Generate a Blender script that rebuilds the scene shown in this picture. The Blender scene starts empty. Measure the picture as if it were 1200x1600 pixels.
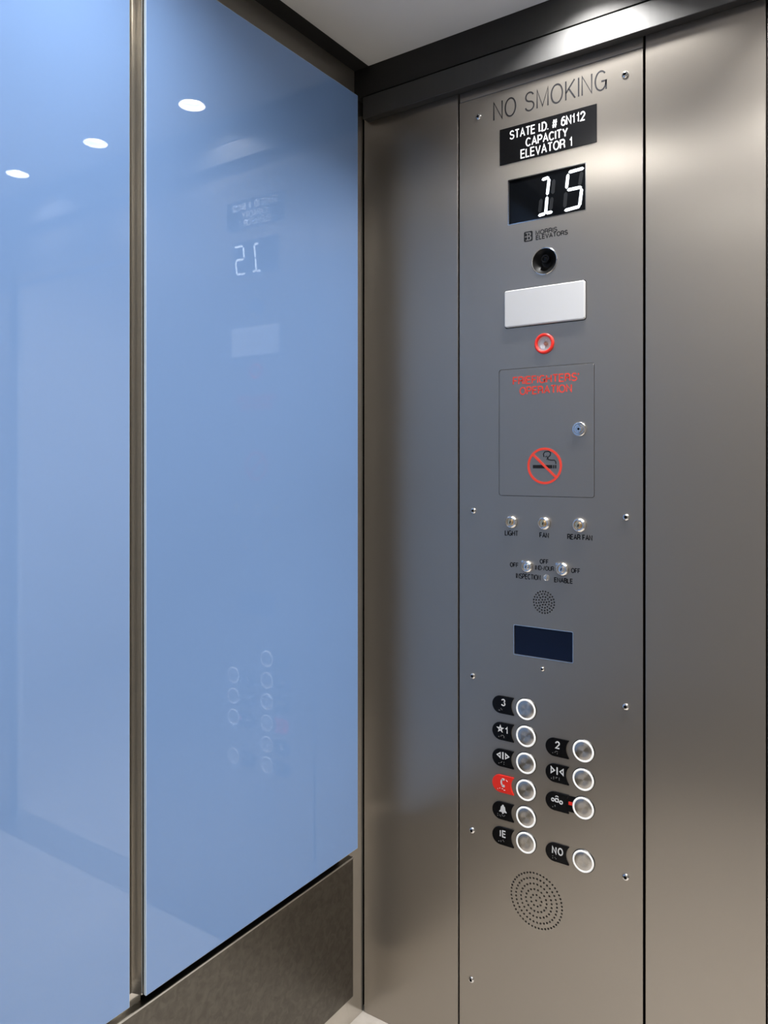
import bpy, bmesh, math, random
from mathutils import Vector, Matrix

sc = bpy.context.scene
col = sc.collection
PI = math.pi

# ------------------------------------------------------------------ camera
# World: x runs along the front wall (0 = corner with the glass wall), y = 0 is the
# front wall, the car lies at y < 0, z up, metres.
F = 1188.0                       # focal length in pixels of the 1200 x 1600 frame
HZ = 728.0                       # horizon row
CX = 600.0
H = 1.40                         # camera height
D0 = H * F / (1580.0 - HZ)       # depth of the corner
L0 = (567.0 - CX) / F * D0       # lateral offset of the corner
_n = math.hypot(814.0, 1188.0)
SX, CY_ = 814.0 / _n, 1188.0 / _n            # (0.565, 0.825)
CAM_X = CY_ * (-L0) + (-SX) * (-D0)
CAM_Y = SX * (-L0) + CY_ * (-D0)

cam_d = bpy.data.cameras.new('camera')
cam = bpy.data.objects.new('camera', cam_d)
col.objects.link(cam)
cam.location = (CAM_X, CAM_Y, H)
cam.rotation_euler = (PI / 2, 0, math.atan2(SX, CY_))
cam_d.sensor_fit = 'VERTICAL'
cam_d.sensor_height = 32.0
cam_d.lens = 32.0 * F / 1600.0
cam_d.shift_y = -(800.0 - HZ) / 1600.0
cam_d.clip_start = 0.02
sc.camera = cam

# ------------------------------------------------------------------ world, light levels, exposure
DOWNLIGHT_W = 6.8
LOBBY_FILL_W = 30.0
world = bpy.data.worlds.new('world')
sc.world = world
world.use_nodes = True
world.node_tree.nodes['Background'].inputs[0].default_value = (0.8, 0.85, 0.9, 1)
world.node_tree.nodes['Background'].inputs[1].default_value = 0.3
sc.view_settings.view_transform = 'Standard'
sc.view_settings.look = 'None'
sc.view_settings.gamma = 1.0
sc.view_settings.use_curve_mapping = False
sc.view_settings.exposure = 0.0
sc.cycles.use_denoising = True
sc.cycles.max_bounces = 12
sc.cycles.diffuse_bounces = 6
sc.cycles.glossy_bounces = 8
sc.cycles.sample_clamp_indirect = 6.0
sc.cycles.caustics_reflective = True


def W(px, py, y=0.0):
    """Point (x, z) of the plane at depth y where the photograph shows pixel px, py."""
    u = (px - CX) / F
    a, b = L0 + SX * y, D0 + CY_ * y
    x = (u * b - a) / (CY_ + SX * u)
    return x, H + (HZ - py) / F * (b - SX * x)


# ------------------------------------------------------------------ materials
def srgb(r, g, b):
    def f(c):
        c /= 255.0
        return c / 12.92 if c <= 0.04045 else ((c + 0.055) / 1.055) ** 2.4
    return (f(r), f(g), f(b), 1)


def mat(name, color, rough=0.5, metal=0.0, spec=0.5, emit=None, strength=0.0, coat=0.0):
    m = bpy.data.materials.new(name)
    m.use_nodes = True
    p = m.node_tree.nodes['Principled BSDF']
    p.inputs['Base Color'].default_value = color
    p.inputs['Roughness'].default_value = rough
    p.inputs['Metallic'].default_value = metal
    p.inputs['Specular IOR Level'].default_value = spec
    p.inputs['Coat Weight'].default_value = coat
    if emit:
        p.inputs['Emission Color'].default_value = emit
        p.inputs['Emission Strength'].default_value = strength
    return m


def brushed(name, color, rough, aniso, bump=0.02, mode='vertical', var=0.06):
    """Brushed metal: vertical grain on walls, turned (circular) grain on buttons."""
    m = mat(name, color, rough, 1.0)
    nt = m.node_tree
    p = nt.nodes['Principled BSDF']
    p.inputs['Anisotropic'].default_value = aniso
    if mode == 'turned':
        t = nt.nodes.new('ShaderNodeTangent')
        t.direction_type = 'RADIAL'
        t.axis = 'Y'
        nt.links.new(t.outputs[0], p.inputs['Tangent'])
        p.inputs['Anisotropic Rotation'].default_value = 0.25
        return m
    geo = nt.nodes.new('ShaderNodeNewGeometry')
    cr = nt.nodes.new('ShaderNodeVectorMath')
    cr.operation = 'CROSS_PRODUCT'
    cr.inputs[1].default_value = (0.001, 0.002, 1) if mode == 'vertical' else (1, 0.003, 0.002)
    nt.links.new(geo.outputs['True Normal'], cr.inputs[0])
    nm = nt.nodes.new('ShaderNodeVectorMath')
    nm.operation = 'NORMALIZE'
    nt.links.new(cr.outputs[0], nm.inputs[0])
    nt.links.new(nm.outputs[0], p.inputs['Tangent'])
    mp = nt.nodes.new('ShaderNodeMapping')
    mp.inputs['Scale'].default_value = (900, 900, 7)
    nt.links.new(geo.outputs['Position'], mp.inputs['Vector'])
    nz = nt.nodes.new('ShaderNodeTexNoise')
    nz.inputs['Scale'].default_value = 1.0
    nz.inputs['Detail'].default_value = 3
    nt.links.new(mp.outputs[0], nz.inputs['Vector'])
    mr = nt.nodes.new('ShaderNodeMapRange')
    mr.inputs['To Min'].default_value = rough - var
    mr.inputs['To Max'].default_value = rough + var
    nt.links.new(nz.outputs['Fac'], mr.inputs['Value'])
    nt.links.new(mr.outputs[0], p.inputs['Roughness'])
    bp = nt.nodes.new('ShaderNodeBump')
    bp.inputs['Strength'].default_value = bump
    bp.inputs['Distance'].default_value = 0.001
    nt.links.new(nz.outputs['Fac'], bp.inputs['Height'])
    nt.links.new(bp.outputs[0], p.inputs['Normal'])
    return m


def scuffed(name, c1, c2, rough, metal, scale):
    m = mat(name, c1, rough, metal)
    nt = m.node_tree
    p = nt.nodes['Principled BSDF']
    geo = nt.nodes.new('ShaderNodeNewGeometry')
    nz = nt.nodes.new('ShaderNodeTexNoise')
    nz.inputs['Scale'].default_value = scale
    nz.inputs['Detail'].default_value = 6
    nz.inputs['Distortion'].default_value = 0.8
    nt.links.new(geo.outputs['Position'], nz.inputs['Vector'])
    rp = nt.nodes.new('ShaderNodeValToRGB')
    rp.color_ramp.elements[0].position = 0.35
    rp.color_ramp.elements[1].position = 0.65
    rp.color_ramp.elements[0].color = c1
    rp.color_ramp.elements[1].color = c2
    nt.links.new(nz.outputs['Fac'], rp.inputs['Fac'])
    nt.links.new(rp.outputs[0], p.inputs['Base Color'])
    return m


STEEL = brushed('brushed_steel', (0.37, 0.338, 0.298, 1), 0.30, 0.75, bump=0.006, var=0.03)
STEEL.node_tree.nodes['Principled BSDF'].inputs['Metallic'].default_value = 0.86
STEEL_TRIM = brushed('satin_steel_trim', (0.63, 0.60, 0.55, 1), 0.18, 0.3, bump=0.003, var=0.02)
STEEL_TRIM.node_tree.nodes['Principled BSDF'].inputs['Metallic'].default_value = 0.9
FASCIA = brushed('header_brushed_steel', (0.105, 0.104, 0.103, 1), 0.58, 0.5)
BRONZE = brushed('dark_bronze_steel', (0.32, 0.30, 0.27, 1), 0.42, 0.4)
BRONZE.node_tree.nodes['Principled BSDF'].inputs['Metallic'].default_value = 0.8
STEEL_DARK = brushed('darkened_brushed_steel', (0.055, 0.054, 0.053, 1), 0.62, 0.5)  # frieze steel darkened for the unlit surfaces it reflects; also the ceiling frame
KICK = scuffed('scuffed_dark_steel', (0.125, 0.115, 0.10, 1), (0.165, 0.153, 0.133, 1), 0.34, 1.0, 60)
TURNED = brushed('turned_steel', (0.62, 0.60, 0.57, 1), 0.24, 0.93, mode='turned')
COLLAR = mat('dark_button_collar', (0.12, 0.118, 0.115, 1), 0.35, 1.0)
CHROME = mat('chrome', (0.80, 0.79, 0.77, 1), 0.12, 1.0)
BRASS = mat('brass', (0.75, 0.56, 0.33, 1), 0.22, 1.0)
BLUE = mat('back_painted_blue_glass', srgb(120, 153, 202), 0.015, 0.0, 0.85)
EDGE = mat('polished_glass_edge', srgb(205, 222, 240), 0.08, 0.0, 0.5)
BLACK = mat('black_plastic', (0.004, 0.004, 0.0045, 1), 0.22, 0.0, 0.16)
CONE = mat('satin_black_cone', (0.006, 0.006, 0.006, 1), 0.42, 0.0, 0.2)
BLACK_MATTE = mat('matte_black', (0.006, 0.006, 0.006, 1), 0.6, 0.0, 0.3)
GAP = mat('shadow_gap_black', (0.01, 0.01, 0.01, 1), 0.8, 0.0, 0.1)
INK = mat('black_engraving_fill', (0.014, 0.014, 0.016, 1), 0.9, 0.0, 0.08)
RED_INK = mat('red_engraving_fill', srgb(214, 62, 44), 0.45, 0.0, 0.4)
RED = mat('red_plastic', srgb(226, 44, 32), 0.32, 0.0, 0.5)
WHITE = mat('white_paint', (0.62, 0.62, 0.62, 1), 0.5)
LENS = mat('white_acrylic', (0.56, 0.56, 0.565, 1), 0.35, 0.0, 0.5)
RING = mat('lit_white_ring', (0.9, 0.9, 0.88, 1), 0.4, 0.0, 0.4, (1, 0.98, 0.95, 1), 0.22)
SCREEN = mat('dark_display_glass', (0.003, 0.0035, 0.0045, 1), 0.06, 0.0, 0.2)
SCREEN_BLUE = mat('blue_black_display', srgb(9, 16, 36), 0.05, 0.0, 0.3)
LED = mat('white_led_segment', (0.9, 0.95, 1, 1), 0.4, 0.0, 0.3, (0.80, 0.90, 1.0, 1), 1.5)
LED_OFF = mat('unlit_led_segment', (0.010, 0.011, 0.013, 1), 0.4, 0.0, 0.2)
LAMP = mat('downlight_lens', (1, 1, 1, 1), 0.4, 0.0, 0.3, (1, 0.985, 0.96, 1), 24.0)
CEIL = mat('grey_ceiling_panel', (0.78, 0.775, 0.765, 1), 0.55)
FLOOR = scuffed('beige_floor', (0.46, 0.425, 0.385, 1), (0.53, 0.49, 0.445, 1), 0.4, 0.0, 25)
WALL_GREY = mat('dark_laminate', (0.24, 0.228, 0.215, 1), 0.45)
LOBBY_WALL = mat('lobby_paint', (0.62, 0.60, 0.57, 1), 0.6)
ALU = mat('aluminium_sill', (0.6, 0.59, 0.57, 1), 0.35, 1.0)
CLEAR = bpy.data.materials.new('clear_lens')
CLEAR.use_nodes = True
_t = CLEAR.node_tree
_t.nodes.remove(_t.nodes['Principled BSDF'])
_g, _tr, _mx = _t.nodes.new('ShaderNodeBsdfGlossy'), _t.nodes.new('ShaderNodeBsdfTransparent'), _t.nodes.new('ShaderNodeMixShader')
_g.inputs['Roughness'].default_value = 0.03
_mx.inputs[0].default_value = 0.12
_t.links.new(_tr.outputs[0], _mx.inputs[1])
_t.links.new(_g.outputs[0], _mx.inputs[2])
_t.links.new(_mx.outputs[0], _t.nodes['Material Output'].inputs[0])
SILVER = mat('silvered_reflector', (0.78, 0.78, 0.80, 1), 0.35, 0.3)


# ------------------------------------------------------------------ builders
def link(name, me, parent=None, loc=(0, 0, 0)):
    o = bpy.data.objects.new(name, me)
    col.objects.link(o)
    o.location = loc
    if parent is not None:
        o.parent = parent
    return o


def mesh_of(bm, mats, smooth=False):
    me = bpy.data.meshes.new('mesh')
    bmesh.ops.recalc_face_normals(bm, faces=bm.faces)
    bm.to_mesh(me)
    bm.free()
    for m in (mats if isinstance(mats, (list, tuple)) else [mats]):
        me.materials.append(m)
    if smooth:
        me.set_sharp_from_angle(angle=math.radians(35))
        for p in me.polygons:
            p.use_smooth = True
    return me


def box_bm(bm, x0, x1, y0, y1, z0, z1, mi=0):
    g = bmesh.ops.create_cube(bm, size=1.0)
    for v in g['verts']:
        v.co = Vector(((x0 + x1) / 2 + v.co.x * (x1 - x0), (y0 + y1) / 2 + v.co.y * (y1 - y0), (z0 + z1) / 2 + v.co.z * (z1 - z0)))
    for f in {f for v in g['verts'] for f in v.link_faces}:
        f.material_index = mi
    return g['verts']


def box(name, x0, x1, y0, y1, z0, z1, m, parent=None, bevel=0.0, kind=None):
    """A box whose object origin sits at the centre of its base."""
    bm = bmesh.new()
    cx, cy = (x0 + x1) / 2, (y0 + y1) / 2
    box_bm(bm, x0 - cx, x1 - cx, y0 - cy, y1 - cy, 0, z1 - z0)
    if bevel:
        bmesh.ops.bevel(bm, geom=list(bm.edges), offset=bevel, segments=2, profile=0.5, affect='EDGES')
    o = link(name, mesh_of(bm, m), parent, (cx, cy, z0))
    if kind:
        o['kind'] = kind
    return o


def flat(loops, depth, bevel=0.0, front=0.0):
    """Mesh from closed 2D loops (x, z) on the front wall: outlines with holes, given
    thickness; its front face lies `front` metres out from the wall plane."""
    cu = bpy.data.curves.new('tmp', 'CURVE')
    cu.dimensions = '2D'
    cu.fill_mode = 'BOTH'
    cu.extrude = max(depth / 2 - bevel, 0.00005)
    cu.bevel_depth = bevel
    cu.bevel_resolution = 2
    if bevel:
        cu.offset = -bevel
    for lp in loops:
        s = cu.splines.new('POLY')
        s.points.add(len(lp) - 1)
        for q, (a, b) in zip(s.points, lp):
            q.co = (a, b, 0, 1)
        s.use_cyclic_u = True
    return from_curve(cu, lambda v: Vector((v.x, -(v.z + front - depth / 2), v.y)), bool(bevel))


def from_curve(cu, f, smooth=False):
    ob = bpy.data.objects.new('tmp', cu)
    col.objects.link(ob)
    dg = bpy.context.evaluated_depsgraph_get()
    dg.update()
    me = bpy.data.meshes.new_from_object(ob.evaluated_get(dg))
    bpy.data.objects.remove(ob)
    me.materials.clear()
    for v in me.vertices:
        v.co = f(v.co)
    bm = bmesh.new()
    bm.from_mesh(me)
    bmesh.ops.remove_doubles(bm, verts=bm.verts, dist=1e-6)
    bmesh.ops.recalc_face_normals(bm, faces=bm.faces)
    bm.to_mesh(me)
    bm.free()
    if smooth:
        me.set_sharp_from_angle(angle=math.radians(40))
        for p in me.polygons:
            p.use_smooth = abs(p.normal.y) < 0.999 and abs(p.normal.z) < 0.999
    else:
        for p in me.polygons:
            p.use_smooth = False
    return me


def with_mat(me, *ms):
    for m in ms:
        me.materials.append(m)
    return me


def circle(r, n=48, cx=0.0, cz=0.0):
    return [(cx + r * math.cos(2 * PI * k / n), cz + r * math.sin(2 * PI * k / n)) for k in range(n)]


def rrect(x0, x1, z0, z1, r, n=6):
    out = []
    for cx, cz, a0 in ((x1 - r, z1 - r, 0), (x0 + r, z1 - r, 90), (x0 + r, z0 + r, 180), (x1 - r, z0 + r, 270)):
        for k in range(n + 1):
            a = math.radians(a0 + 90 * k / n)
            out.append((cx + r * math.cos(a), cz + r * math.sin(a)))
    return out


def stroke(pts, w):
    """Outline of a thick polyline (x, z)."""
    L, R = [], []
    for i, p in enumerate(pts):
        a = Vector(pts[max(i - 1, 0)])
        b = Vector(pts[min(i + 1, len(pts) - 1)])
        d = (b - a).normalized()
        nrm = Vector((-d.y, d.x)) * w / 2
        L.append((p[0] + nrm.x, p[1] + nrm.y))
        R.append((p[0] - nrm.x, p[1] - nrm.y))
    return L + R[::-1]


def join_flats(parts):
    """[(mesh, material index)] joined into one mesh."""
    bm = bmesh.new()
    for me, mi in parts:
        n0 = len(bm.faces)
        bm.from_mesh(me)
        bm.faces.ensure_lookup_table()
        for f in bm.faces[n0:]:
            f.material_index = mi
        bpy.data.meshes.remove(me)
    out = bpy.data.meshes.new('mesh')
    bm.to_mesh(out)
    bm.free()
    return out


def lathe(profile, n=40):
    """bmesh turned about the wall normal: profile of (radius, height out of the wall, material index)."""
    bm = bmesh.new()
    rings = []
    for q in profile:
        r, h = q[0], q[1]
        if r < 1e-6:
            rings.append([bm.verts.new((0, -h, 0))])
        else:
            rings.append([bm.verts.new((r * math.cos(2 * PI * k / n), -h, r * math.sin(2 * PI * k / n))) for k in range(n)])
    for i in range(len(rings) - 1):
        a, b = rings[i], rings[i + 1]
        mi = profile[i + 1][2] if len(profile[i + 1]) > 2 else 0
        for k in range(n):
            k2 = (k + 1) % n
            if len(a) == 1 and len(b) == 1:
                continue
            if len(a) == 1:
                f = bm.faces.new((a[0], b[k], b[k2]))
            elif len(b) == 1:
                f = bm.faces.new((a[k], b[0], a[k2]))
            else:
                f = bm.faces.new((a[k], b[k], b[k2], a[k2]))
            f.material_index = mi
    return bm


def arc(cx, cy, rx, ry, a0, a1, n=10):
    return [(cx + rx * math.cos(math.radians(a0 + (a1 - a0) * k / n)), cy + ry * math.sin(math.radians(a0 + (a1 - a0) * k / n))) for k in range(n + 1)]


# grotesque capitals drawn as strokes: width, polylines (cap height 1)
FONT = {
    'A': (.70, [[(0, 0), (.35, 1), (.70, 0)], [(.12, .34), (.58, .34)]]),
    'B': (.60, [[(.0, 0), (.0, 1), (.34, 1)] + arc(.34, .765, .22, .235, 90, -90) + [(0, .53)], [(.0, .53), (.36, .53)] + arc(.36, .265, .24, .265, 90, -90) + [(0, 0)]]),
    'C': (.70, [arc(.36, .5, .36, .5, 42, 318, 26)]),
    'D': (.66, [[(0, 0), (0, 1), (.28, 1)] + arc(.28, .5, .38, .5, 90, -90, 16) + [(0, 0)]]),
    'E': (.56, [[(.56, 1), (0, 1), (0, 0), (.57, 0)], [(0, .52), (.52, .52)]]),
    'F': (.54, [[(.54, 1), (0, 1), (0, 0)], [(0, .5), (.48, .5)]]),
    'G': (.74, [arc(.37, .5, .37, .5, 44, 322, 26) + [(.72, .46), (.40, .46)], [(.72, .46), (.72, 0)]]),
    'H': (.62, [[(0, 0), (0, 1)], [(.62, 0), (.62, 1)], [(0, .52), (.62, .52)]]),
    'I': (.0, [[(0, 0), (0, 1)]]),
    'K': (.64, [[(0, 0), (0, 1)], [(.60, 1), (0, .36)], [(.20, .57), (.64, 0)]]),
    'L': (.50, [[(0, 1), (0, 0), (.50, 0)]]),
    'M': (.78, [[(0, 0), (0, 1), (.39, .05), (.78, 1), (.78, 0)]]),
    'N': (.64, [[(0, 0), (0, 1), (.64, 0), (.64, 1)]]),
    'O': (.78, [arc(.39, .5, .39, .5, 90, 450, 32)]),
    'P': (.58, [[(0, 0), (0, 1), (.31, 1)] + arc(.31, .73, .27, .27, 90, -90) + [(0, .46)]]),
    'R': (.62, [[(0, 0), (0, 1), (.33, 1)] + arc(.33, .74, .27, .26, 90, -90) + [(0, .48)], [(.34, .48), (.52, .44), (.57, .30), (.62, 0)]]),
    'S': (.62, [arc(.31, .755, .28, .245, 20, 250, 16) + [(.31, .50)] + arc(.31, .25, .31, .25, 75, -165, 16)]),
    'T': (.64, [[(0, 1), (.64, 1)], [(.32, 1), (.32, 0)]]),
    'U': (.62, [[(0, 1), (0, .32)] + arc(.31, .32, .31, .32, 180, 360, 14) + [(.62, 1)]]),
    'V': (.68, [[(0, 1), (.34, 0), (.68, 1)]]),
    'Y': (.66, [[(0, 1), (.33, .42), (.66, 1)], [(.33, .42), (.33, 0)]]),
    '1': (.42, [[(.06, .74), (.20, .80), (.28, 1), (.28, 0)]]),
    '2': (.56, [arc(.28, .72, .28, .28, 175, -35, 14) + [(.0, .0), (.57, 0)]]),
    '3': (.56, [arc(.27, .76, .25, .24, 165, -90, 14) + [(.2, .52)], [(.2, .52)] + arc(.27, .26, .29, .26, 90, -165, 14)]),
    '6': (.56, [arc(.28, .32, .28, .32, 90, 450, 26), [(.0, .36)] + arc(.34, .46, .34, .54, 175, 62, 12)]),
    '.': (.0, [[(0, 0), (0, .10)]]),
    '#': (.72, [[(.12, 0), (.26, 1)], [(.46, 0), (.60, 1)], [(0, .32), (.66, .32)], [(.06, .68), (.72, .68)]]),
    '-': (.26, [[(0, .4), (.26, .4)]]),
    '/': (.30, [[(0, 0), (.30, 1)]]),
    "'": (.0, [[(0, 1), (0, .74)]]),
    ' ': (.26, []),
}


def ribbon(bm, pts, w, front, lift):
    """A raised thick line with mitred corners along pts (x, z)."""
    n = len(pts)
    shut = n > 3 and (Vector(pts[0]) - Vector(pts[-1])).length < 1e-6
    L, R = [], []
    for i in range(n):
        p = Vector(pts[i])
        a = Vector(pts[i - 1]) if i else (Vector(pts[-2]) if shut else None)
        b = Vector(pts[i + 1]) if i < n - 1 else (Vector(pts[1]) if shut else None)
        d1 = (p - a).normalized() if a is not None else (b - p).normalized()
        d2 = (b - p).normalized() if b is not None else d1
        t = (d1 + d2)
        t = t.normalized() if t.length > 1e-6 else d1
        m = Vector((-t.y, t.x))
        k = min(1.0 / max(abs(m.dot(Vector((-d1.y, d1.x)))), 0.3), 1.9)
        L.append(p + m * w / 2 * k)
        R.append(p - m * w / 2 * k)

    def V(q, h):
        return bm.verts.new((q.x, -h, q.y))
    lf, rf = [V(q, front) for q in L], [V(q, front) for q in R]
    lb, rb = [V(q, front - lift) for q in L], [V(q, front - lift) for q in R]
    for i in range(n - 1):
        for f in ((lf[i], lf[i + 1], rf[i + 1], rf[i]), (lf[i], lb[i], lb[i + 1], lf[i + 1]), (rf[i], rf[i + 1], rb[i + 1], rb[i])):
            try:
                bm.faces.new(f)
            except ValueError:
                pass
    if not shut:
        for i in (0, n - 1):
            bm.faces.new((lf[i], rf[i], rb[i], lb[i]))


def text_mesh(body, x0, x1, z0, z1, w=0.002, front=0.0005, lift=0.0006, gap=0.24):
    """Lettering fitted into the rectangle x0..x1, z0..z1 (its own outline), local to its centre; w = stroke width."""
    runs, x = [], 0.0
    for ch in body:
        wd, lines = FONT[ch]
        runs += [[(x + a, b) for a, b in ln] for ln in lines]
        x += wd + gap
    x -= gap
    sx, sz = (x1 - x0 - w) / max(x, 1e-4) if x > 1e-4 else 1.0, (z1 - z0 - w)
    bm = bmesh.new()
    for ln in runs:
        ribbon(bm, [((a - x / 2) * sx, (b - 0.5) * sz) for a, b in ln], w, front, lift)
    me = bpy.data.meshes.new('mesh')
    bmesh.ops.recalc_face_normals(bm, faces=bm.faces)
    bm.to_mesh(me)
    bm.free()
    return me


def thing(o, label, cat, group=None):
    o['label'] = label
    o['category'] = cat
    if group:
        o['group'] = group
    return o


def empty(name, loc):
    o = bpy.data.objects.new(name, None)
    o.empty_display_size = 0.1
    col.objects.link(o)
    o.location = loc
    return o


# ------------------------------------------------------------------ room shell
XR, YB, ZC = 2.04, -1.84, 2.405
XG = 0.06                                # face of the glass
X_COP0 = W(717, 900)[0]
X_COP1 = W(1006.5, 900)[0]
X_JOINT = W(1198, 900)[0]
X_DOOR0, X_DOOR1, Z_DOOR = 0.985, 1.93, 2.12

box('floor', -0.06, XR + 0.1, YB - 0.1, 0.08, -0.06, 0.0, FLOOR, kind='structure')
box('wall_left', -0.08, -0.012, YB - 0.1, 0.10, 0.0, ZC + 0.1, GAP, kind='structure')
box('wall_right', XR, XR + 0.08, YB, 0.10, 0.0, ZC + 0.1, WALL_GREY, kind='structure')
box('wall_back', -0.012, XR + 0.08, YB - 0.08, YB, 0.0, ZC + 0.1, WALL_GREY, kind='structure')

# front wall: the dark cavity behind the cladding, then the steel cladding either side of the control panel
box('wall_front_cavity', -0.012, X_DOOR0 - 0.004, 0.09, 0.11, 0.0, ZC + 0.1, GAP, kind='structure')
CLAD = 0.012
g = 0.0025
zt = 2.30
box('wall_front', 0.004, X_COP0 - g, 0.0, CLAD, 0.0, zt, STEEL, bevel=0.0012, kind='structure')
box('wall_front', X_COP1 + g, X_JOINT - 0.0015, 0.0, CLAD, 0.0, zt, STEEL, bevel=0.0012, kind='structure')
box('wall_front', X_JOINT + 0.0015, X_DOOR0, 0.0, 0.088, 0.0, zt, STEEL, bevel=0.0012, kind='structure')
box('wall_front', X_DOOR1, XR, 0.0, 0.088, 0.0, zt, STEEL, bevel=0.0012, kind='structure')
box('wall_front_transom', X_DOOR0, X_DOOR1, 0.0, 0.088, Z_DOOR, zt, STEEL, bevel=0.0012, kind='structure')
# the plate strip above and below the control panel
ZP1 = W(862, 118.5)[1]
ZP0 = 0.06
box('wall_front', X_COP0 + g, X_COP1 - g, 0.0, CLAD, ZP1 + 0.0015, zt, STEEL, bevel=0.001, kind='structure')
box('wall_front', X_COP0 + g, X_COP1 - g, 0.0, CLAD, 0.0, ZP0 - 0.0015, STEEL, bevel=0.001, kind='structure')

# header over the front wall: a lower fascia and a frieze up to the ceiling, its dim reflections put into the colour
box('trim_1', 0.018, XR, -0.025, -0.001, 2.276, 2.331, FASCIA, bevel=0.0012, kind='structure')
box('trim_2', -0.01, XR, -0.025, 0.10, 2.3335, ZC, STEEL_DARK, bevel=0.0008, kind='structure')
# left frieze above the glass and dark perimeter frame of the ceiling
box('trim_3', -0.012, -0.008, YB, -0.026, 2.20, ZC, BRONZE, kind='structure')
box('trim_4', -0.008, 0.036, YB, -0.026, ZC - 0.001, ZC + 0.01, STEEL_DARK, kind='structure')
# corner post, divider between the glass panels
box('trim_5', -0.010, 0.0, -0.125, 0.001, 0.0, 2.331, STEEL_TRIM, bevel=0.0012, kind='structure')
Y_G0, Y_G1 = -0.7237, -0.103
Y_L1 = -0.757
bm = bmesh.new()
box_bm(bm, 0.0, 0.028, Y_L1 - 0.03, -0.732, 0.440, 2.32)
box_bm(bm, 0.028, 0.032, Y_L1 - 0.02, -0.7378, 0.440, 2.32)
box_bm(bm, 0.0, 0.031, -0.795, -0.712, 0.425, 0.4775)       # joint plate at its foot
bmesh.ops.bevel(bm, geom=list(bm.edges), offset=0.0008, segments=2, profile=0.5, affect='EDGES')
o = link('trim_6', mesh_of(bm, STEEL_TRIM), None, (0, 0, 0)); o['kind'] = 'structure'
# side reveal of the right-hand glass panel, a satin steel channel
bm = bmesh.new()
tops = []
for z in (0.4785, 2.30):
    tops.append([bm.verts.new(q + (z,)) for q in ((0.0, -0.7243), (0.052, -0.7243), (0.052, -0.7265), (0.031, -0.7330), (0.029, -0.7318), (0.0, -0.7318))])
bm.faces.new(tops[0]); bm.faces.new(tops[1])
for q in range(6):
    bm.faces.new((tops[0][q], tops[0][(q + 1) % 6], tops[1][(q + 1) % 6], tops[1][q]))
o = link('trim_7', mesh_of(bm, STEEL_TRIM)); o['kind'] = 'structure'
box('baseboard_left', -0.008, 0.030, YB, -0.105, 0.0, 0.112, STEEL_TRIM, bevel=0.001, kind='structure')

# ceiling with round openings for the downlights
LAMPS = [[(0.61, -0.135), (1.05, -0.135), (1.49, -0.135)], [(0.36, -0.90), (1.05, -0.90), (1.74, -0.90)], [(0.61, -1.60), (1.05, -1.60), (1.49, -1.60)]]
RL = 0.037
cu_loops = [[(0.036, YB), (XR, YB), (XR, -0.0255), (0.036, -0.0255)]] + [circle(RL, 40, x, y) for row in LAMPS for x, y in row]
me = flat(cu_loops, 0.012)
for v in me.vertices:                       # wall plane -> ceiling plane
    v.co = Vector((v.co.x, v.co.z, v.co.y + 0.012 if False else -v.co.y))
zs = [v.co.z for v in me.vertices]
for v in me.vertices:
    v.co.z = ZC + (v.co.z - min(zs))
bm = bmesh.new(); bm.from_mesh(me); bmesh.ops.recalc_face_normals(bm, faces=bm.faces); bm.to_mesh(me); bm.free()
o = link('ceiling', with_mat(me, CEIL)); o['kind'] = 'structure'
box('ceiling_slab', -0.08, XR + 0.08, YB - 0.08, 0.10, ZC + 0.1, ZC + 0.14, GAP, kind='structure')

# lift lobby seen through the open doorway, only in reflection
box('lobby_floor', 0.2, 3.4, 0.14, 2.3, -0.06, 0.0, FLOOR, kind='structure')
box('door_sill', X_DOOR0, X_DOOR1, 0.0, 0.14, -0.02, 0.003, ALU, kind='structure')
box('wall_lobby', 0.2, 3.4, 2.3, 2.36, 0.0, 2.7, LOBBY_WALL, kind='structure')
box('wall_lobby_left', 0.14, 0.2, 0.14, 2.3, 0.0, 2.7, LOBBY_WALL, kind='structure')
box('wall_lobby_right', 3.4, 3.46, 0.14, 2.3, 0.0, 2.7, LOBBY_WALL, kind='structure')
box('ceiling_lobby', 0.14, 3.46, 0.12, 2.36, 2.7, 2.74, LOBBY_WALL, kind='structure')
bm = bmesh.new()
box_bm(bm, 0.2, X_DOOR0, 0.12, 0.14, 0.0, 2.7)
box_bm(bm, X_DOOR1, 3.4, 0.12, 0.14, 0.0, 2.7)
box_bm(bm, X_DOOR0, X_DOOR1, 0.12, 0.14, Z_DOOR, 2.7)
o = link('wall_lobby_front', mesh_of(bm, LOBBY_WALL)); o['kind'] = 'structure'
for k, x in enumerate((1.1, 2.2)):  # unseen lamps added in the lobby as fill light for the car
    t = thing(empty('lobby_fill_light', (x, 1.2, 2.7)), 'square fill light added in the lobby beyond the open lift doorway, ' + ('nearer the blue glass' if k == 0 else 'farther from the blue glass'), 'ceiling light', 'added lobby fill lights')
    box('housing', -0.31, 0.31, -0.31, 0.31, -0.03, 0.0, WHITE, t)
    ld = bpy.data.lights.new('lamp', 'AREA'); ld.shape = 'SQUARE'; ld.size = 0.56; ld.energy = LOBBY_FILL_W; ld.color = (1.0, 0.97, 0.93)
    lo = bpy.data.objects.new('lamp', ld); col.objects.link(lo); lo.parent = t; lo.location = (0, 0, -0.035)

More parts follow.
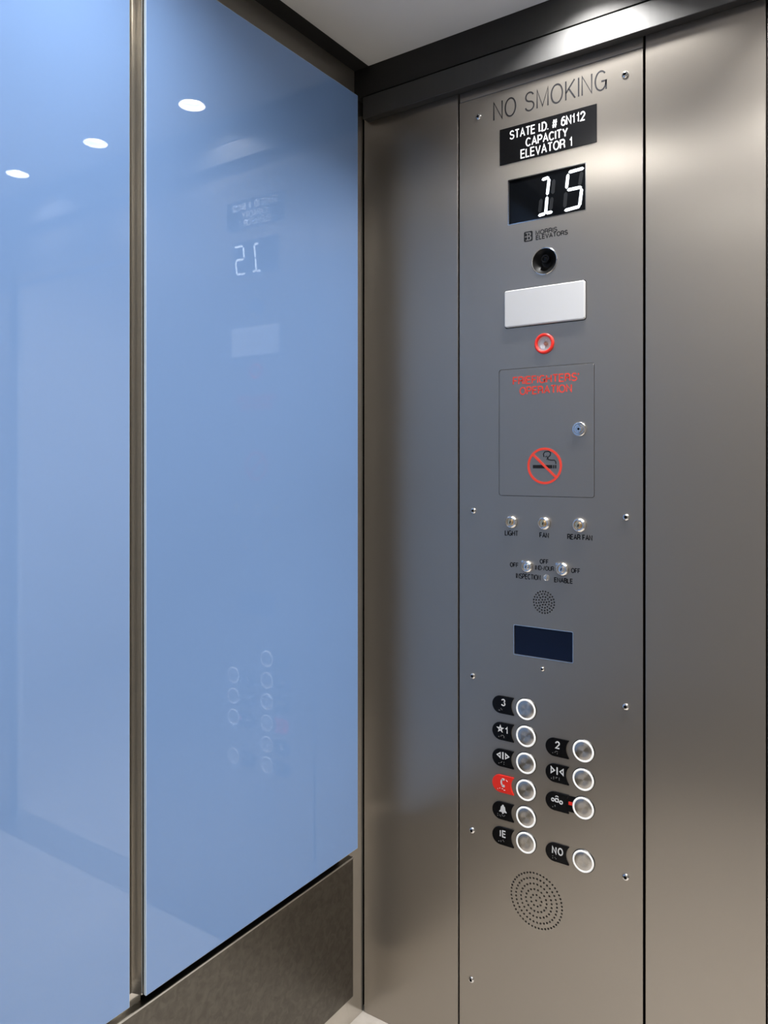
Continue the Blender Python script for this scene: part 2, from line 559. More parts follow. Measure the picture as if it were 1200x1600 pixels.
# ------------------------------------------------------------------ ceiling downlights
rows = ('row nearest the control panel', 'middle row', 'row farthest from the control panel')
cols = ('nearest the blue glass', 'in the middle', 'farthest from the blue glass')
proto = None
for j, row in enumerate(LAMPS):
    for i, (x, y) in enumerate(row):
        t = empty('downlight', (x, y, ZC))
        thing(t, 'small recessed downlight %s in the %s' % (cols[i], rows[j]), 'ceiling light', 'recessed ceiling downlights')
        if proto is None:
            def up(bm):
                for v in bm.verts:
                    v.co = Vector((v.co.x, v.co.z, v.co.y))     # lathe axis from -y to -z
                return bm
            tr = up(lathe([(0.0365, -0.03), (0.0362, 0.0), (0.036, 0.0012), (0.042, 0.0012), (0.0435, 0.0002), (0.0435, 0.0)]))
            le = up(lathe([(0.0, -0.018), (0.02, -0.0185), (0.0355, -0.022), (0.0355, -0.03), (0.0, -0.03)]))
            proto = (mesh_of(tr, WHITE, True), mesh_of(le, LAMP, True))
        link('trim_ring', proto[0], t)
        link('lens', proto[1], t)
        ld = bpy.data.lights.new('lamp', 'AREA'); ld.shape = 'DISK'; ld.size = 0.062; ld.energy = DOWNLIGHT_W; ld.color = (1.0, 0.99, 0.975)
        if j == 0:
            ld.spread = math.radians(84 if i == 1 else 125)     # narrower beam beside the front wall
        lo = bpy.data.objects.new('lamp', ld); col.objects.link(lo); lo.parent = t; lo.location = (0, 0, 0.016)

# ------------------------------------------------------------------ glass wall and kick panel
def glass(y0, y1, label):
    bm = bmesh.new()
    box_bm(bm, -0.006, 0.0, y0 - y0, y1 - y0, 0, 2.293 - 0.4785)
    bmesh.ops.bevel(bm, geom=list(bm.edges), offset=0.0009, segments=2, profile=0.5, affect='EDGES')
    bm.normal_update()
    for f in bm.faces:
        f.material_index = 0 if f.normal.x > 0.95 else 1
    o = link('glass_panel', mesh_of(bm, [BLUE, EDGE]), None, (XG, y0, 0.4785))
    thing(o, label, 'glass panel', 'blue glass wall panels')
    box('backing', -0.026, -0.0065, 0.002, y1 - y0 - 0.002, 0.002, 1.812, STEEL_TRIM, o)
    return o

glass(Y_G0, Y_G1, 'glossy blue glass wall panel between steel divider and the corner, above dark kick panel')
glass(YB + 0.005, Y_L1, 'glossy blue glass wall panel on the outer side of the steel divider, at the edge')
k = box('kick_panel', 0.030, 0.045, YB + 0.005, -0.1015, 0.114, 0.453, KICK, bevel=0.0014)
thing(k, 'dark scuffed steel kick panel below the blue glass wall', 'kick panel')
kl = (-0.1015 - YB - 0.005) / 2
ed = box('edge_highlight', 0.0077, 0.0094, -kl, kl, 0.3358, 0.3392, ALU, k)  # bright strip added as the highlight on the kick panel's top edge
ed['label'] = 'bright strip standing in for the highlight along the top edge'
b2 = box('gap_shade_strip', -0.008, 0.020, YB, -0.126, 0.40, 0.50, GAP, kind='structure')  # black strip stands in for the shade in the gap under the glass

# ------------------------------------------------------------------ control panel
PX, PZ = (X_COP0 + X_COP1) / 2, ZP0
cop = thing(empty('control_panel', (PX, 0, PZ)), 'tall brushed steel lift control panel with buttons, displays and key switches', 'control panel')


def at(px, py):
    """Position on the panel, relative to its base, of a point seen at this pixel."""
    x, z = W(px, py)
    return x - PX, z - PZ


def rect(px0, px1, yl0, yl1, yr0, yr1):
    """Panel rectangle from its pixel corners: left edge rows yl0..yl1, right edge rows yr0..yr1."""
    a, b = at(px0, yl0), at(px0, yl1)
    c, d = at(px1, yr0), at(px1, yr1)
    return a[0], c[0], (b[1] + d[1]) / 2, (a[1] + c[1]) / 2


def part(name, me, m, parent=None, loc=(0, 0, 0), label=None):
    if m is not None:
        with_mat(me, *(m if isinstance(m, (list, tuple)) else [m]))
    o = link(name, me, parent or cop, loc)
    if label:
        o['label'] = label
    return o


def local(loop, c):
    return [(a - c[0], b - c[1]) for a, b in loop]


FRONT = 0.0008                       # face of the plate, out from the wall
r_id = rect(781.5, 933, 204, 260, 162, 222)
r_led = rect(795, 915, 283, 352, 255, 327)
r_lens = rect(789.5, 916, 456, 513, 437, 500)
r_door = rect(780.5, 928.5, 578, 774, 568, 777)
r_lcd = rect(803.5, 895, 975.5, 1024, 989, 1033)
c_cam, R_CAM = at(851, 408), 0.0285
c_lamp, R_LAMP = at(851, 537), 0.0215
c_spk, R_SPK = at(850, 941), 0.0275
c_big = at(838, 1407)
R_BIG = (at(880, 1400)[0] - at(797, 1400)[0]) / 2

hw = (X_COP1 - X_COP0) / 2 - g
holes = [rrect(r_led[0], r_led[1], r_led[2], r_led[3], 0.001), circle(R_CAM, 48, *c_cam), circle(R_LAMP, 48, *c_lamp),
         rrect(r_lens[0], r_lens[1], r_lens[2], r_lens[3], 0.006), rrect(r_door[0] - 0.001, r_door[1] + 0.001, r_door[2] - 0.001, r_door[3] + 0.001, 0.006),
         rrect(r_lcd[0], r_lcd[1], r_lcd[2], r_lcd[3], 0.002), circle(R_SPK, 48, *c_spk), circle(R_BIG, 64, *c_big)]
plate = part('faceplate', flat([[(-hw, 0), (hw, 0), (hw, ZP1 - PZ), (-hw, ZP1 - PZ)]] + holes, 0.003, front=FRONT), STEEL, label='brushed stainless steel faceplate')
box('back_box', -hw + 0.01, hw - 0.01, 0.016, 0.07, 0.02, ZP1 - PZ - 0.02, GAP, cop)

# screws
bm = lathe([(0.0, -0.001), (0.0074, -0.001), (0.0074, 0.0006), (0.0068, 0.0024), (0.0052, 0.0038), (0.0034, 0.0043), (0.0031, 0.0018, 1), (0.0, 0.0014, 1)], 24)
SCREW = mesh_of(bm, [CHROME, BLACK_MATTE], True)
for px, py in ((748, 183), (977, 117), (740, 798), (978.5, 808), (739, 1056), (978, 1104), (738, 1297), (978, 1370), (737, 1530), (978, 1627)):
    a, b = at(px, py)
    link('screw', SCREW, cop, (a, -FRONT, b))
a, b = at(848, 1045)
o = link('screw', SCREW, cop, (a, -FRONT, b)); o.scale = (0.75, 1, 0.75)


def lettering(name, body, px0, px1, ymid0, ymid1, cap, m, weight=0.0019, parent=None, ref=None, front=FRONT + 0.0004, label=None):
    """One line of writing: it spans px0..px1, its mid height runs from row ymid0 to ymid1; cap = letter height in metres."""
    a, b = at(px0, ymid0), at(px1, ymid1)
    zc = (a[1] + b[1]) / 2
    xc = (a[0] + b[0]) / 2
    me = text_mesh(body, a[0], b[0], zc - cap / 2, zc + cap / 2, weight, front)
    rx, rz = ref or (0, 0)
    return part(name, me, m, parent, (xc - rx, 0, zc - rz), label)


def px_h(px, py0, py1):
    return at(px, py0)[1] - at(px, py1)[1]


lettering('lettering', 'NO SMOKING', 771, 949, 171, 128, px_h(860, 134, 165), INK, 0.0031, label='thin black engraved NO SMOKING lettering')

# state id plate
ic = ((r_id[0] + r_id[1]) / 2, (r_id[2] + r_id[3]) / 2)
idp = part('identification_plate', flat([rrect(r_id[0] - ic[0], r_id[1] - ic[0], r_id[2] - ic[1], r_id[3] - ic[1], 0.0008)], 0.0016, 0.0003, FRONT + 0.0014), BLACK, None, (ic[0], 0, ic[1]), 'black engraved identification plate')
fr = FRONT + 0.0019
lettering('lettering', 'STATE I.D. # 6N112', 797, 915, 209, 184.5, px_h(860, 190, 204.5), WHITE, 0.0027, idp, ic, fr, 'white lettering')
lettering('lettering', 'CAPACITY', 822, 888, 222, 208, px_h(855, 208, 222), WHITE, 0.0027, idp, ic, fr, 'white lettering')
lettering('lettering', 'ELEVATOR 1', 814, 896, 241, 222, px_h(855, 224.5, 239), WHITE, 0.0027, idp, ic, fr, 'white lettering')

# floor indicator
lc = ((r_led[0] + r_led[1]) / 2, (r_led[2] + r_led[3]) / 2)
led = part('floor_indicator', flat([local(rrect(r_led[0] + 0.0003, r_led[1] - 0.0003, r_led[2] + 0.0003, r_led[3] - 0.0003, 0.0008), lc)], 0.004, 0.0, -0.0012), SCREEN, None, (lc[0], 0, lc[1]), 'black floor indicator display')
fr_in = rrect(r_led[0] - lc[0], r_led[1] - lc[0], r_led[2] - lc[1], r_led[3] - lc[1], 0.001)
fr_out = rrect(r_led[0] - lc[0] - 0.0016, r_led[1] - lc[0] + 0.0016, r_led[2] - lc[1] - 0.0016, r_led[3] - lc[1] + 0.0016, 0.0016)
part('bezel', flat([fr_out, fr_in], 0.0012, 0.0, FRONT + 0.0006), CHROME, led)


def segment(p, q, w):
    """Pointed bar of a seven-segment digit between two pixel positions."""
    a, b = Vector(at(*p)) - Vector(lc), Vector(at(*q)) - Vector(lc)
    d = (b - a).normalized()
    n = Vector((-d.y, d.x)) * w / 2
    e = d * w * 0.5
    return [tuple(v) for v in (a, a + e + n, b - e + n, b, b - e - n, a + e - n)]


def zpx(x, y, ox=700, oy=50, s=3.75):
    return ox + x / s, oy + y / s


one = [((548, 866), (592, 850)), ((592, 856), (580, 956)), ((580, 962), (571, 1060)), ((527, 1076), (571, 1062)), ((571, 1062), (612, 1052))]
five = [((704, 822), (796, 796)), ((703, 830), (693, 918)), ((696, 926), (784, 907)), ((783, 914), (770, 1020)), ((680, 1046), (774, 1020))]
for nm, segs in (('digit', one), ('digit', five)):
    me = join_flats([(flat([segment(zpx(*p), zpx(*q), 0.0066)], 0.001, 0, -0.0008), 0) for p, q in segs])
    part(nm, me, LED, led, label='lit white digit ' + ('one' if segs is one else 'five'))
off = [((783, 815), (770, 900)), ((690, 935), (682, 1030)), ((545, 975), (535, 1060)), ((620, 860), (612, 950)), ((608, 965), (600, 1045))]
for p, q in off:
    part('unlit_segment', flat([segment(zpx(*p), zpx(*q), 0.008)], 0.0006, 0, -0.001), LED_OFF, led)

# maker's mark
a0, a1, b0, b1 = rect(819, 832.5, 362.5, 378, 361, 377)
mc = ((a0 + a1) / 2, (b0 + b1) / 2)
lw, lh = (a1 - a0), (b1 - b0)
shape = rrect(-lw / 2, lw / 2, -lh / 2, lh / 2, 0.003)
bo = [(-0.30, -0.40), (0.18, -0.40), (0.34, -0.32), (0.36, -0.16), (0.30, -0.03), (0.18, 0.02), (0.28, 0.08), (0.32, 0.20), (0.28, 0.34), (0.16, 0.40), (-0.30, 0.40), (-0.30, 0.30), (-0.14, 0.30), (-0.14, 0.05), (-0.40, 0.05), (-0.40, -0.05), (-0.14, -0.05), (-0.14, -0.30), (-0.30, -0.30)]
b_up = [(-0.02, 0.08), (0.12, 0.08), (0.16, 0.20), (0.12, 0.30), (-0.02, 0.30)]
b_lo = [(-0.02, -0.30), (0.14, -0.30), (0.20, -0.17), (0.14, -0.05), (-0.02, -0.05)]
em = [[(p_ * lw, q_ * lh) for p_, q_ in lp] for lp in (bo, b_up, b_lo)]
part('maker_emblem', flat([shape] + em, 0.0006, 0, FRONT + 0.0004), INK, None, (mc[0], 0, mc[1]))
lettering('maker_lettering', 'MORRIS', 837, 871, 364.5, 357.5, px_h(855, 357.5, 365), INK, 0.0017)
lettering('maker_lettering', 'ELEVATORS', 837.5, 887.5, 371.5, 363, px_h(860, 363.5, 371), INK, 0.0018)

# security camera: black cone set in a bright rim, lens barrel in its middle
bm = lathe([(R_CAM + 0.0018, 0.0), (R_CAM + 0.0018, 0.0012), (R_CAM + 0.0004, 0.0022), (R_CAM - 0.0008, 0.0016),
            (R_CAM - 0.0012, 0.0006, 1), (0.011, -0.012, 1), (0.0, -0.012, 1)], 56)
cm = part('camera', mesh_of(bm, [CHROME, CONE], True), None, None, (c_cam[0], -FRONT, c_cam[1]), 'black conical security camera with bright rim')
bm = lathe([(0.0095, -0.013), (0.0095, -0.002), (0.0085, 0.0), (0.0065, 0.0), (0.0055, -0.002), (0.0045, -0.003, 1), (0.0, -0.0015, 1)], 36)
part('camera_lens', mesh_of(bm, [BLACK, SCREEN], True), None, cm, (0.001, 0, 0.005))

# emergency light lens
ec = ((r_lens[0] + r_lens[1]) / 2, (r_lens[2] + r_lens[3]) / 2)
el = part('emergency_light', flat([local(rrect(r_lens[0] + 0.0006, r_lens[1] - 0.0006, r_lens[2] + 0.0006, r_lens[3] - 0.0006, 0.0055), ec)], 0.012, 0.0028, 0.0075), LENS, None, (ec[0], 0, ec[1]), 'white translucent emergency light cover')
part('gasket', flat([local(rrect(r_lens[0] - 0.001, r_lens[1] + 0.001, r_lens[2] - 0.001, r_lens[3] + 0.001, 0.0065), ec), local(rrect(r_lens[0] + 0.0002, r_lens[1] - 0.0002, r_lens[2] + 0.0002, r_lens[3] - 0.0002, 0.0056), ec)], 0.0012, 0, FRONT + 0.0002), INK, el)

# alarm lamp with red collar
prof = [(R_LAMP + 0.001, 0.0)]
for kk in range(9):
    an = PI * kk / 8
    prof.append((R_LAMP - 0.0022 + 0.0034 * math.cos(an), 0.0012 + 0.0036 * math.sin(an)))
prof.append((R_LAMP - 0.0056, -0.002))
rl = part('alarm_lamp', mesh_of(lathe(prof, 56), RED, True), None, None, (c_lamp[0], -FRONT, c_lamp[1]), 'round alarm lamp with red collar and clear lens')
part('reflector', mesh_of(lathe([(R_LAMP - 0.0055, 0.0005), (R_LAMP - 0.008, -0.006), (0.006, -0.011), (0.0, -0.011)], 40), SILVER, True), None, rl, (0, 0, 0))
part('bulb', mesh_of(lathe([(0.0042, -0.011), (0.0042, -0.006), (0.0036, -0.0035), (0.002, -0.0022), (0.0, -0.002)], 24), [mat('amber_bulb', srgb(196, 128, 96), 0.25)], True), None, rl, (0.0, 0, 0.001))
part('clear_cover', mesh_of(lathe([(R_LAMP - 0.0054, 0.0006), (R_LAMP - 0.008, 0.0026), (0.009, 0.0042), (0.004, 0.0048), (0.0, 0.005), (0.0, 0.0042), (0.009, 0.0034), (R_LAMP - 0.0085, 0.0018), (R_LAMP - 0.0054, 0.0)], 40), CLEAR, True), None, rl)

# fire service cabinet door
dc = ((r_door[0] + r_door[1]) / 2, r_door[2])
dr = part('cabinet_door', flat([local(rrect(r_door[0], r_door[1], r_door[2], r_door[3], 0.0055), dc)], 0.003, 0.0003, FRONT), STEEL, None, (dc[0], 0, dc[1]), 'flush steel cabinet door with red lettering')
lettering('lettering', "FRIEFIGHTERS'", 801.5, 905, 595, 589, px_h(850, 585.5, 598.5), RED_INK, 0.0028, dr, dc, label='red engraved lettering')
lettering('lettering', 'OPERATION', 812, 894, 611.5, 606, px_h(853, 602.5, 615.5), RED_INK, 0.0028, dr, dc, label='red engraved lettering')
a, b = at(905.5, 670.5)
bm = lathe([(0.0, 0.0), (0.0155, 0.0), (0.0155, 0.003), (0.0142, 0.0044), (0.0115, 0.0048), (0.0105, 0.003), (0.0095, 0.003), (0.0088, 0.0052), (0.0064, 0.0056), (0.006, 0.004), (0.0048, 0.004), (0.0044, 0.006), (0.0026, 0.006), (0.0024, 0.001, 1), (0.0, 0.001, 1)], 40)
part('lock', mesh_of(bm, [CHROME, BLACK_MATTE], True), None, dr, (a - dc[0], -FRONT, b - dc[1]), 'round chrome cylinder lock')
sc_ = at(851, 728)
R_S = (at(878, 728)[0] - at(824, 728)[0]) / 2
so = (sc_[0] - dc[0], sc_[1] - dc[1])
ring_in, ring_out = circle(R_S - 0.0052, 64), circle(R_S, 64)
a45 = math.radians(137)
p = Vector((math.cos(a45), math.sin(a45))) * (R_S - 0.003)
ban = join_flats([(flat([ring_out, ring_in], 0.0007, 0, FRONT + 0.0006), 0), (flat([stroke([(p.x, p.y), (-p.x, -p.y)], 0.0052)], 0.0007, 0, FRONT + 0.0007), 0)])
sg = part('no_smoking_symbol', ban, RED_INK, dr, (so[0], 0, so[1]), 'red crossed circle over a black cigarette')


def sp(x, y):          # symbol coordinates from the enlarged view of the photograph
    q = at(700 + x / 3.75, 550 + y / 3.75)
    return q[0] - sc_[0], q[1] - sc_[1]


def zrect(x0, x1, y0, y1):
    (ax, az), (bx, bz) = sp(x0, y0), sp(x1, y1)
    return [(ax, bz), (bx, bz), (bx, az), (ax, az)]


cig = [(flat([zrect(498, 612, 662, 682)], 0.0005, 0, FRONT + 0.0003), 0), (flat([zrect(616, 624, 662, 682)], 0.0005, 0, FRONT + 0.0003), 0), (flat([zrect(628, 636, 662, 682)], 0.0005, 0, FRONT + 0.0003), 0)]
smoke = [(563, 615), (560, 597), (568, 585), (590, 582), (602, 590), (600, 605), (586, 618), (588, 630), (606, 634), (624, 634), (632, 642), (633, 656)]
cig.append((flat([stroke([sp(*q) for q in smoke], 0.0024)], 0.0005, 0, FRONT + 0.0003), 0))
smoke2 = [(570, 615), (580, 610), (584, 622), (580, 632)]
cig.append((flat([stroke([sp(*q) for q in smoke2], 0.0018)], 0.0005, 0, FRONT + 0.0003), 0))
part('cigarette_symbol', join_flats(cig), INK, dr, (so[0], 0, so[1]), 'black cigarette with curling smoke')

# key switches
KS_BODY = mesh_of(lathe([(0.0, 0.0), (0.0152, 0.0), (0.0152, 0.002), (0.0148, 0.0042), (0.0130, 0.0066), (0.0108, 0.0076), (0.0092, 0.0072), (0.0086, 0.0052), (0.0074, 0.0048)], 40), CHROME, True)
KS_CORE = mesh_of(lathe([(0.0075, 0.0046), (0.0072, 0.0062), (0.0055, 0.007), (0.0040, 0.0072), (0.0038, 0.0078), (0.0, 0.008)], 32), BRASS, True)
SLOT = bmesh.new()
box_bm(SLOT, -0.0011, 0.0011, -0.0084, -0.0074, -0.0030, 0.0030)
SLOT = mesh_of(SLOT, BLACK_MATTE)


def key_switch(px, py, scale, label, core=True):
    a, b = at(px, py)
    k = link('key_switch', KS_BODY, cop, (a, -FRONT, b))
    k.scale = (scale, 1, scale)
    k['label'] = label
    c = link('key_cylinder', KS_CORE if core else KS_CORE_S, k)
    s = link('keyhole', SLOT, k)
    s.rotation_euler = (0, 0.25, 0)
    return k


KS_CORE_S = mesh_of(lathe([(0.0075, 0.0046), (0.0072, 0.0062), (0.0055, 0.007), (0.0040, 0.0072), (0.0038, 0.0078), (0.0, 0.008)], 32), CHROME, True)
key_switch(799.5, 815.5, 0.98, 'chrome key switch above the word light')
key_switch(850.5, 817.5, 1.0, 'chrome key switch above the word fan')
key_switch(905.5, 820.5, 1.05, 'chrome key switch above the words rear fan')
k1 = key_switch(824, 885, 0.92, 'chrome key switch above the word inspection', False)
k2 = key_switch(879, 889, 1.0, 'chrome key switch above the word enable', False)
for kk, a in ((k1, 135), (k2, 140)):         # small pointer tab at the collar's upper corner
    an = math.radians(a)
    u, v = Vector((math.cos(an), math.sin(an))), Vector((-math.sin(an), math.cos(an)))
    tri = [tuple(u * 0.012 + v * 0.007), tuple(u * 0.0195), tuple(u * 0.012 - v * 0.007)]
    part('pointer', flat([tri], 0.003, 0.0003, 0.003), CHROME, kk)
lettering('lettering', 'LIGHT', 789, 810, 832, 834, px_h(800, 829, 837.5), INK, 0.0019)
lettering('lettering', 'FAN', 843, 858, 835.5, 837, px_h(850, 832, 840.5), INK, 0.0022)
lettering('lettering', 'REAR FAN', 886.5, 926, 838, 841, px_h(905, 835, 844), INK, 0.0022)
lettering('lettering', 'OFF', 797, 810.5, 882, 883, px_h(805, 879, 886.5), INK, 0.0019)
lettering('lettering', 'OFF', 843.5, 857.5, 877, 878, px_h(850, 874, 881.5), INK, 0.0019)
lettering('lettering', 'OFF', 892.5, 907, 891, 892.5, px_h(900, 888, 896), INK, 0.0019)
lettering('lettering', 'IND-/OUR', 836.5, 866, 886.5, 889, px_h(850, 884, 891.5), INK, 0.0015)
lettering('lettering', 'INSPECTION', 806.5, 845, 899, 903, px_h(825, 897, 905.5), INK, 0.0017)
lettering('lettering', 'ENABLE', 866, 895.5, 905.5, 908.5, px_h(880, 903, 911), INK, 0.0021)
a, b = at(854, 902.5)
part('indicator_lamp', mesh_of(lathe([(0.0072, 0.0), (0.0072, 0.0008), (0.006, 0.0012), (0.0052, 0.0006), (0.003, 0.0014), (0.0, 0.0018)], 28), STEEL_TRIM, True), None, None, (a, -FRONT, b))


# perforated speakers
def grille(name, c, R, rings, hole, label, mlist):
    loops = [circle(R, 64)]
    if rings[0][1] == 1:
        loops.append(circle(hole, 8))
    for r, n, ph in rings:
        if n > 1:
            for q in range(n):
                an = 2 * PI * q / n + ph
                loops.append(circle(hole, 8, r * math.cos(an), r * math.sin(an)))
    o = part(name, flat(loops, 0.003, 0, FRONT), STEEL, None, (c[0], 0, c[1]), label)
    part('cone', flat([circle(R * 0.98, 40)], 0.001, 0, -0.004), BLACK_MATTE, o)
    return o


grille('small_speaker', c_spk, R_SPK, [(0, 1, 0), (0.0062, 6, 0.1), (0.0122, 12, 0.2), (0.0182, 17, 0.0), (0.0240, 24, 0.1)], 0.0020, 'small round perforated speaker', None)
grille('large_speaker', c_big, R_BIG, [(0, 1, 0), (R_BIG * 0.20, 9, 0.1), (R_BIG * 0.39, 18, 0.0), (R_BIG * 0.58, 27, 0.1), (R_BIG * 0.77, 37, 0.0), (R_BIG * 0.955, 48, 0.1)], 0.0024, 'large round perforated speaker', None)

# message screen
qc = ((r_lcd[0] + r_lcd[1]) / 2, (r_lcd[2] + r_lcd[3]) / 2)
scr = part('message_screen', flat([local(rrect(r_lcd[0] + 0.0004, r_lcd[1] - 0.0004, r_lcd[2] + 0.0004, r_lcd[3] - 0.0004, 0.0015), qc)], 0.003, 0, -0.0022), SCREEN_BLUE, None, (qc[0], 0, qc[1]), 'dark blue blank message screen')
part('bezel', flat([local(rrect(r_lcd[0] - 0.0014, r_lcd[1] + 0.0014, r_lcd[2] - 0.0014, r_lcd[3] + 0.0014, 0.003), qc), local(rrect(r_lcd[0] + 0.0001, r_lcd[1] - 0.0001, r_lcd[2] + 0.0001, r_lcd[3] - 0.0001, 0.002), qc)], 0.0012, 0, FRONT + 0.0004), CHROME, scr)

# push buttons
RB = 0.0240
B_COLLAR = mesh_of(lathe([(RB + 0.0012, 0.0), (RB + 0.0012, 0.001), (RB, 0.0024), (RB - 0.0006, 0.0024), (RB - 0.0008, 0.0)], 56), COLLAR, True)
B_RING = mesh_of(lathe([(RB - 0.0006, 0.0), (RB - 0.0006, 0.0030), (RB - 0.0016, 0.0040), (RB - 0.0038, 0.0040), (RB - 0.0046, 0.0030), (RB - 0.0046, 0.0)], 56), RING, True)
B_CAP = mesh_of(lathe([(RB - 0.0048, 0.0), (RB - 0.0048, 0.0032), (RB - 0.006, 0.0038), (0.010, 0.0034), (0.0, 0.0032)], 56), TURNED, True)


def push_button(px, py, label):
    a, b = at(px, py)
    o = link('push_button', B_COLLAR, cop, (a, -FRONT, b))
    o['label'] = label
    link('light_ring', B_RING, o)['label'] = 'white glowing ring'
    link('cap', B_CAP, o)['label'] = 'turned steel cap'
    return o


PW, PH = 0.0540, 0.0400                      # label plate size


def plate_loop():
    """Plate with a round outer end and a hollow end that follows the button."""
    out = []
    r = PH / 2
    xl = -PW / 2
    for kk in range(17):                      # round end, bottom to top, clockwise round the far side
        an = math.radians(270 - 180 * kk / 16)
        out.append((xl + r * 1.0 + r * 1.0 * math.cos(an), r * math.sin(an)))
    xr = PW / 2
    rb = 0.0285
    zc = 0.0185
    cx = xr + math.sqrt(rb ** 2 - zc ** 2) - 0.0005
    out.append((xr - 0.001, r))
    for kk in range(13):                      # hollow end
        z = zc - 2 * zc * kk / 12
        out.append((cx - math.sqrt(rb ** 2 - z ** 2), z))
    out.append((xr - 0.001, -r))
    return out


PLATE = flat([plate_loop()], 0.0032, 0.0006, 0.0030)
PLATE_B = with_mat(PLATE.copy(), BLACK)
PLATE_R = with_mat(PLATE.copy(), RED)


def braille(pattern, x0, z0):
    bm = bmesh.new()
    for q, cell in enumerate(pattern):
        for d in cell:
            cxx = x0 + q * 0.0052 + (0.0022 if d > 3 else 0)
            czz = z0 - ((d - 1) % 3) * 0.0022
            gg = bmesh.ops.create_icosphere(bm, subdivisions=1, radius=0.0009)
            for v in gg['verts']:
                v.co = Vector((v.co.x + cxx, v.co.y - 0.0030, v.co.z + czz))
    return bm


SF = 0.0036       # face of symbols


def fl(loops):
    return (flat(loops, 0.0008, 0, SF), 0)


def glyph(body, w, h, x=0.0, z=0.004, weight=0.0026):
    me = text_mesh(body, -w / 2, w / 2, -h / 2, h / 2, weight, SF, 0.0008, 0.42)
    for v in me.vertices:
        v.co.x += x
        v.co.z += z
    return (me, 0)


def star(R, r, x, z):
    return [(x + (R if k % 2 == 0 else r) * math.sin(PI * k / 5), z + (R if k % 2 == 0 else r) * math.cos(PI * k / 5)) for k in range(10)]


def tri(x0, x1, z, h, inner=True):
    """Triangle pointing from x0 (base) to x1 (tip), hollow like the raised symbol."""
    out = [(x0, z + h), (x1, z), (x0, z - h)]
    cx_, k = x0 + (x1 - x0) / 3, 0.42
    return [out, [(cx_ + (a - cx_) * k, z + (b - z) * k) for a, b in out]]


def sym_three(): return [glyph('3', 0.0105, 0.0165, 0.001, 0.006)]
def sym_two(): return [glyph('2', 0.0105, 0.0165, 0.001, 0.006)]
def sym_no(): return [glyph('NO', 0.0255, 0.0165, 0.001, 0.005)]
def sym_ie(): return [glyph('IE', 0.0150, 0.0160, 0.0, 0.006)]
def sym_star(): return [fl([star(0.0098, 0.004, -0.0065, 0.0055), circle(0.0014, 12, -0.0065, 0.0055)]), glyph('1', 0.0100, 0.0160, 0.0092, 0.0045)]
def sym_open(): return [fl(tri(-0.0055, -0.0165, 0.006, 0.0075)), fl([[(-0.0018, -0.002), (0.0018, -0.002), (0.0018, 0.014), (-0.0018, 0.014)]]), fl(tri(0.0055, 0.0165, 0.006, 0.0075))]
def sym_close(): return [fl(tri(-0.0145, -0.004, 0.006, 0.0085)), fl([[(-0.0012, -0.002), (0.0016, -0.002), (0.0016, 0.014), (-0.0012, 0.014)]]), fl(tri(0.0150, 0.0048, 0.006, 0.0085))]


def sym_phone():
    pts = [(0.0055, 0.012), (0.0005, 0.0135), (-0.003, 0.011), (-0.0045, 0.006), (-0.0045, 0.001), (-0.002, -0.0035), (0.003, -0.0055)]
    return [fl([stroke([(-0.001, 0.0115), (-0.0035, 0.008), (-0.0042, 0.004), (-0.0032, 0.0), (-0.001, -0.003)], 0.0036)]),
            fl([rrect(-0.0025, 0.004, 0.0088, 0.0135, 0.0012)]), fl([rrect(-0.0025, 0.0045, -0.0062, -0.0012, 0.0012)]),
            fl([stroke([(0.0075, 0.0115), (0.011, 0.0085)], 0.001)])]


def sym_bell():
    half = [(0.0, 0.0145), (0.0018, 0.0138), (0.0022, 0.0118), (0.0048, 0.0100), (0.0056, 0.0060), (0.0062, 0.0020), (0.0092, -0.0012), (0.0092, -0.0024)]
    body = half + [(-a, b) for a, b in half[::-1] if a > 0]
    return [fl([body]), fl([circle(0.0022, 14, 0.0, -0.0036)])]


def sym_intercom():
    return [fl([circle(0.0042, 20, -0.0095, 0.003), circle(0.0020, 14, -0.0095, 0.003)]), fl([rrect(-0.0048, 0.0038, -0.001, 0.0080, 0.002), rrect(-0.0026, 0.0016, 0.0012, 0.0058, 0.0012)]),
            fl([circle(0.0044, 20, 0.0090, 0.001), circle(0.0020, 14, 0.0090, 0.001)]), fl([stroke([(-0.0042, 0.0108), (-0.001, 0.0128), (0.003, 0.0112)], 0.0016)])]


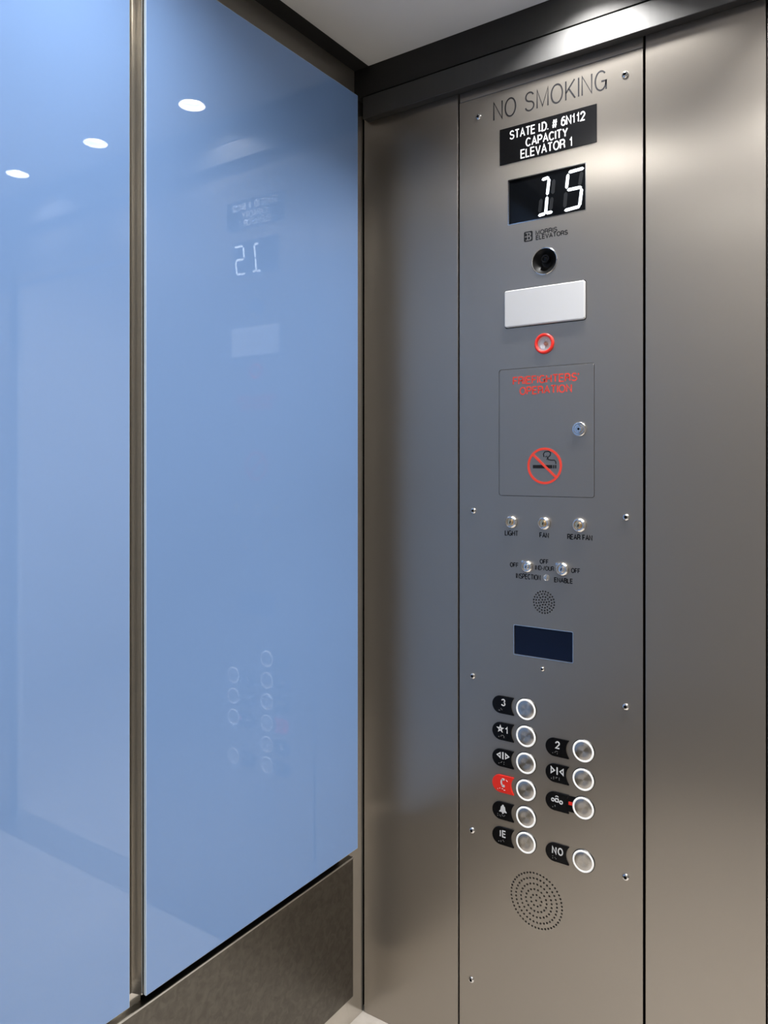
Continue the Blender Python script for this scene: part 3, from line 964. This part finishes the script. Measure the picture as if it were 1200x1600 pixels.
PAIRS = [
    # plate centre px, button px, symbol, braille, plate label, button label, red
    ((787, 1101), (822.5, 1108), sym_three, [(3, 6), (1, 5)], 'black plate with a white 3'),
    ((787, 1142.5), (822.5, 1150), sym_star, [(3,), (2, 4), (1, 5, 6)], 'black plate with a white star and 1'),
    ((787, 1184), (822.5, 1192), sym_open, [(3,), (2, 4), (4, 6)], 'black plate with outward arrows'),
    ((787, 1224.5), (822.5, 1234), sym_phone, [(3,), (2,), (2, 5), (3, 6)], 'red plate with a white telephone handset'),
    ((787, 1266.5), (822.5, 1276), sym_bell, [(1, 3), (2, 6), (1, 5), (2, 4)], 'black plate with a white bell'),
    ((787, 1306), (822.5, 1316), sym_ie, [(3,), (2, 3), (1, 5)], 'black plate with white letters IE'),
    ((871.5, 1167.5), (912, 1173), sym_two, [(3,), (2, 4), (1, 3)], 'black plate with a white 2'),
    ((871.5, 1208), (912, 1217.5), sym_close, [(3,), (1, 2, 3), (1, 2, 4), (4, 5, 6)], 'black plate with inward arrows'),
    ((871.5, 1252), (912, 1262), sym_intercom, [(3,), (1, 2)], 'black plate with ringed white symbol'),
    ((871.5, 1332), (912, 1345), sym_no, [(1, 3), (2, 6)], 'black plate with white letters NO'),
]
for (pp, bp_, sym, dots, lab) in PAIRS:
    a, b = at(*pp)
    red = 'red plate' in lab
    p_ = link('button_plate', PLATE_R if red else PLATE_B, cop, (a, -FRONT, b))
    p_['label'] = lab
    part('symbol', join_flats(sym()), WHITE, p_, (0, 0, 0), 'raised white symbol')
    part('braille', mesh_of(braille(dots, -0.010 if len(dots) < 4 else -0.013, -0.0085), WHITE if red else mat('dark_braille', (0.20, 0.20, 0.20, 1), 0.35)), None, p_)
    push_button(bp_[0], bp_[1], 'round steel button beside the ' + lab)
    if sym is sym_intercom:                  # dark tab with a red mark that bridges plate and button
        a2, b2_ = at(895, 1256)
        tb = part('button_tab', flat([[(-0.014, 0.016), (0.012, 0.016), (0.012, -0.018), (-0.014, -0.018)]], 0.0016, 0.0003, 0.0016), BLACK, None, (a2, -FRONT, b2_), 'dark tab with a red mark between plate and button')
        part('red_mark', flat([rrect(-0.0085, 0.003, -0.003, 0.004, 0.001)], 0.001, 0, 0.0022), RED, tb)
